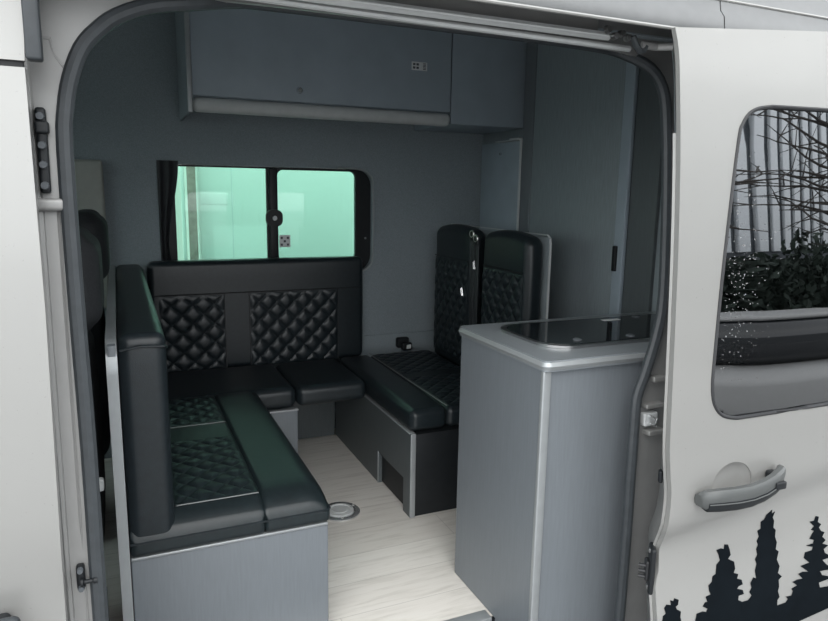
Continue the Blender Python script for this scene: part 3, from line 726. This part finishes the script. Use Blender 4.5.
# pine tree graphics
T1 = [(0.9537, 0.2176), (0.9542, 0.2291), (0.9605, 0.2327), (0.9552, 0.2464), (0.9601, 0.2529), (0.9716, 0.2495), (0.9687, 0.2611), (0.9764, 0.257), (0.9785, 0.263), (0.9892, 0.2578), (0.9887, 0.2468), (0.9834, 0.2439), (0.9869, 0.2371), (0.9979, 0.2297), (0.9975, 0.217), (1.0015, 0.207), (1.003, .13), (.953, .13)]
T2 = [(1.030, .12), (1.038, 0.1988), (1.0395, 0.2155), (1.055, 0.2173), (1.0642, 0.2142), (1.0669, 0.2209), (1.0537, 0.2289), (1.0585, 0.2371), (1.0644, 0.2369), (1.0588, 0.2498), (1.0713, 0.2524), (1.0662, 0.2611), (1.0628, 0.2745), (1.0709, 0.2806), (1.0711, 0.2932), (1.0788, 0.2968), (1.0781, 0.3172), (1.0858, 0.3258), (1.0812, 0.3393), (1.074, 0.3506), (1.0854, 0.3526), (1.0934, 0.3496), (1.0933, 0.3597), (1.1023, 0.3581), (1.1079, 0.347), (1.1125, 0.3336), (1.1065, 0.3256), (1.1237, 0.3162), (1.1288, 0.2999), (1.1259, 0.2902), (1.1386, 0.2852), (1.1369, 0.2752), (1.1497, 0.2701), (1.1542, 0.2588), (1.1435, 0.2568), (1.14, 0.2512), (1.156, 0.2454), (1.1604, 0.2356), (1.1465, 0.2342), (1.1467, 0.2237), (1.156, 0.219), (1.156, .12)]
T3 = [(1.156, .12), (1.1563, 0.2169), (1.1751, 0.2177), (1.1832, 0.2266), (1.1757, 0.2361), (1.1806, 0.2456), (1.1759, 0.2571), (1.1823, 0.2689), (1.1903, 0.2647), (1.1845, 0.2841), (1.1867, 0.2993), (1.1808, 0.3108), (1.1856, 0.3202), (1.1806, 0.334), (1.1842, 0.3437), (1.1793, 0.3522), (1.1841, 0.3616), (1.1779, 0.3754), (1.1866, 0.379), (1.1844, 0.3946), (1.193, 0.3983), (1.1978, 0.4077), (1.2118, 0.4171), (1.2119, 0.408), (1.22, 0.4118), (1.2156, 0.3997), (1.2206, 0.3913), (1.221, 0.3758), (1.2282, 0.3695), (1.2286, 0.354), (1.2357, 0.3398), (1.2349, 0.3243), (1.2441, 0.3174), (1.2417, 0.2995), (1.252, 0.2818), (1.2498, 0.2663), (1.2623, 0.2559), (1.2542, 0.2494), (1.258, 0.2326), (1.2564, 0.2222), (1.2631, 0.2074), (1.258, 0.2007), (1.2585, .12)]
T4 = [(1.2585, .12), (1.2585, 0.1867), (1.284, 0.1894), (1.2894, 0.1965), (1.2818, 0.2035), (1.2983, 0.2028), (1.3013, 0.213), (1.2957, 0.2196), (1.3113, 0.2246), (1.2964, 0.2357), (1.3091, 0.2386), (1.3257, 0.238), (1.3103, 0.2519), (1.323, 0.2548), (1.3401, 0.2515), (1.314, 0.27), (1.3301, 0.2724), (1.3399, 0.2732), (1.321, 0.2875), (1.3222, 0.3007), (1.3417, 0.3025), (1.3437, 0.3102), (1.3229, 0.3165), (1.3424, 0.3184), (1.3444, 0.3261), (1.3304, 0.3312), (1.3354, 0.3409), (1.3408, 0.348), (1.3315, 0.3522), (1.339, 0.3589), (1.3237, 0.3719), (1.3367, 0.3724), (1.3397, 0.3825), (1.3487, 0.38), (1.3474, 0.3681), (1.3585, 0.361), (1.3531, 0.3539), (1.3613, 0.3445), (1.3721, 0.34), (1.3671, 0.3302), (1.3789, 0.3201), (1.3699, 0.3136), (1.3887, 0.306), (1.3764, 0.299), (1.3822, 0.2887), (1.407, 0.2755), (1.3767, 0.2734), (1.3912, 0.2598), (1.4157, 0.2453), (1.3745, 0.2465), (1.3832, 0.235), (1.4195, 0.2235), (1.3757, 0.2188), (1.3815, 0.205), (1.4232, 0.2021), (1.45, 0.18), (1.5, .18), (1.5, .12)]
def slope(z, x):                                   # the graphics end on a rising line towards the rear
    return z
def cut(poly):
    out = []
    for x, z in poly:
        zb = .105 + .16 * (x - 1.15) if x > 1.15 else .12
        out.append((x, max(z, zb)))
    return out
for P in (T1, cut(T2), cut(T3), cut(T4)):
    P = [on_skin(*p) for p in P]
    MB().sheet(P, [], .009, lambda x, z, q: Vector((x, dy(x, z) - .0016 + .001 * q, z))).build('tree_graphic', 'decal', sd)

# ================================================================== outside
tag(MB().box(-14, 14, -16, 12, -.62, -.60, .001).build('ground', 'asphalt'), 'wet grey tarmac', 'ground'); bpy.data.objects['ground']['kind'] = 'structure'
nv = thing('panel_van', 'white van body seen close outside through the tinted far window', 'van', (1.5, 4.2, -.6))
MB().rbox(.412, 3.6, 3.9, 5.4, -.35, 1.9, .02, 4).build('body', 'vanwhite', nv)
MB().box(.60, .604, 3.898, 3.901, -.1, 1.7, .001).build('door_seam', 'cladding', nv)
MB().rbox(.43, .58, 3.8985, 3.902, .955, 1.02, .0015, 2).build('side_moulding', 'vanwhite', nv)
for x in (.9, 3.0): MB().lathe([(.28, 0), (.30, .04), (.30, .16), (.28, .2)], (x, 3.95, -.30), 'y', 28).build('wheel', 'blackrubber', nv)
ps = thing('gate_post', 'weathered brown upright beside the white van outside the far window', 'post', (.30, 3.88, -.6))
MB().rbox(.362, .404, 3.84, 3.885, -.6, 2.0, .004, 2).build('post', 'brown', ps)
MB().rbox(.326, .346, 3.85, 3.88, -.6, 2.0, .004, 2).build('pale_rail', 'vanwhite', ps)
M['brick'] = mat('brick_wall', (.30, .20, .18), .9, 0, .45, 9)
tag(MB().box(-2.5, .40, 5.5, 5.7, -.6, 2.4, .005).build('garden_wall', 'brick'), 'brown brick wall in the gap outside the far window', 'wall')

# what the dark glass reflects: a ribbed building, trees, a pale low fence
wh = thing('ribbed_building', 'pale ribbed metal building reflected in the dark door window', 'building', (9, -6.5, -.6))
MB().box(2.5, 16, -8.3, -8.2, -.6, 4.6, .01).build('wall_sheet', 'cladgap', wh)
m = MB()
for i in range(50): m.box(2.6 + i * .26, 2.75 + i * .26, -8.2, -8.12, 1.55, 4.6, .01)
m.build('cladding_ribs', 'cladding', wh)
def tree(x, y, hgt, label):
    t = thing('bare_tree', label, 'tree', (x, y, -.6))
    m = MB(); m.tube([(x, y, -.6), (x + .05, y, hgt * .45), (x + .12, y + .1, hgt)], lambda s: .10 * (1 - .75 * s), 8); m.build('trunk', 'bark', t)
    m = MB()
    for i in range(44):
        z0 = hgt * random.uniform(.25, .95); a = random.uniform(0, 2 * PI); ln = random.uniform(.7, 1.8)
        p = Vector((x + .08, y, z0)); d = Vector((math.cos(a), math.sin(a), .35)); pts = [p]
        for q in range(5):
            d = (d + Vector((random.uniform(-.3, .3), random.uniform(-.3, .3), random.uniform(-.25, .2)))).normalized(); p = p + d * ln / 5; pts.append(p)
        m.tube(pts, lambda s: .022 * (1 - .8 * s), 5)
        for b_ in (1, 2, 3, 4):
            d2 = Vector((random.uniform(-1, 1), random.uniform(-1, 1), random.uniform(-.3, .8))).normalized()
            m.tube([pts[b_], pts[b_] + d2 * .25, pts[b_] + d2 * .5 + Vector((0, 0, -.05))], lambda s: .010 * (1 - .7 * s), 4)
    m.build('branches', 'bark', t)
tree(4.6, -4.2, 4.2, 'bare branched tree reflected near the front of the dark window')
tree(7.4, -4.6, 4.6, 'second bare tree reflected towards the rear of the dark window')
def hedge(name, x0, x1, y, z1, label):
    m = MB(); vs = []; fs = []
    for i in range(9000):
        top = z1 + .25 * math.sin(i * .0) + .2 * math.sin((x := random.uniform(x0, x1)) * 2.3) + .12 * math.sin(x * 5.1)
        c_ = Vector((x, y + random.uniform(-.35, .35), random.uniform(-.5, top)))
        a = Vector((random.uniform(-1, 1), random.uniform(-1, 1), random.uniform(-1, 1))).normalized(); b = a.cross(Vector((random.uniform(-1, 1), .3, random.uniform(-1, 1)))).normalized()
        L_ = random.uniform(.05, .12); n = len(vs)
        vs += [c_ - a * L_, c_ + b * L_ * .5, c_ + a * L_, c_ - b * L_ * .5]; fs += [(n, n + 1, n + 2), (n, n + 2, n + 3)]
    m.add(vs, fs); m.box(x0, x1, y - .46, y - .40, -.6, z1 - .1, .01)
    o = tag(m.build(name, 'leafdark', ang=10), label, 'hedge')
    return o
hedge('evergreen_hedge', 2.5, 15, -6.6, 1.45, 'dark evergreen hedge reflected across the middle of the door window')
pc = thing('parked_car', 'pale parked car reflected low in the dark door window', 'car', (5.0, -3.4, -.6))
MB().rbox(3.0, 7.0, -4.0, -2.6, -.35, .22, .16, 5, 2).build('body', 'jamb', pc)
MB().rbox(3.9, 6.4, -3.9, -2.72, .20, .62, .16, 5, 2).build('cabin', 'blackglass', pc)
MB().rbox(4.1, 6.2, -3.85, -2.78, .60, .645, .02, 3, 2).build('roof', 'jamb', pc)
for x in (3.8, 6.2): MB().lathe([(.26, 0), (.29, .04), (.29, .16), (.26, .2)], (x, -2.75, -.31), 'y', 28).build('wheel', 'blackrubber', pc)

# ================================================================== scale everything, light, camera
X = Matrix.Scale(S, 4)
for me in bpy.data.meshes: me.transform(X)
for o in bpy.data.objects: o.location = o.location * S

w = bpy.data.worlds.new('overcast'); sc.world = w; w.use_nodes = True; nt = w.node_tree
bg = nt.nodes['Background']; tcn = nt.nodes.new('ShaderNodeTexCoord'); sx = nt.nodes.new('ShaderNodeSeparateXYZ')
L(nt, tcn.outputs['Generated'], sx.inputs['Vector'])
r = ramp(nt, sx.outputs['Z'], [(0, (.30, .31, .32)), (.02, (1.0, 1.03, 1.06)), (.35, (1.12, 1.14, 1.15)), (.65, (.80, .82, .84)), (1, (.45, .47, .49))])
L(nt, r.outputs['Color'], bg.inputs['Color']); bg.inputs['Strength'].default_value = 1.0
sun = bpy.data.lights.new('veiled_sun', 'SUN'); sun.energy = .5; sun.angle = math.radians(50); sun.color = (1, .97, .93)
so = bpy.data.objects.new('veiled_sun', sun); COL.objects.link(so); so.location = (0, -6, 8)
so.rotation_euler = Vector((.25, .55, -.80)).to_track_quat('-Z', 'Y').to_euler()

cam = bpy.data.cameras.new('camera'); co = bpy.data.objects.new('camera', cam); COL.objects.link(co)
F = 669.746; YA, PT, RO = .417708885, .179491547, .0168358013
cam.sensor_fit = 'HORIZONTAL'; cam.sensor_width = 36; cam.lens = F / 828 * 36; cam.clip_start = .02
fw = Vector((math.sin(YA) * math.cos(PT), math.cos(YA) * math.cos(PT), -math.sin(PT)))
rt = Vector((math.cos(YA), -math.sin(YA), 0)); upv = rt.cross(fw)
rr = rt * math.cos(RO) + upv * math.sin(RO); uu = -rt * math.sin(RO) + upv * math.cos(RO)
co.matrix_world = Matrix(((rr.x, uu.x, -fw.x, 0), (rr.y, uu.y, -fw.y, 0), (rr.z, uu.z, -fw.z, 1.06 * S), (0, 0, 0, 1)))
sc.camera = co
vs_ = sc.view_settings; vs_.view_transform = 'Standard'; vs_.look = 'None'; vs_.gamma = 1; vs_.use_curve_mapping = False; vs_.exposure = 1.68
sc.cycles.max_bounces = 10; sc.cycles.diffuse_bounces = 6; sc.cycles.transparent_max_bounces = 12
sc.cycles.use_denoising = True
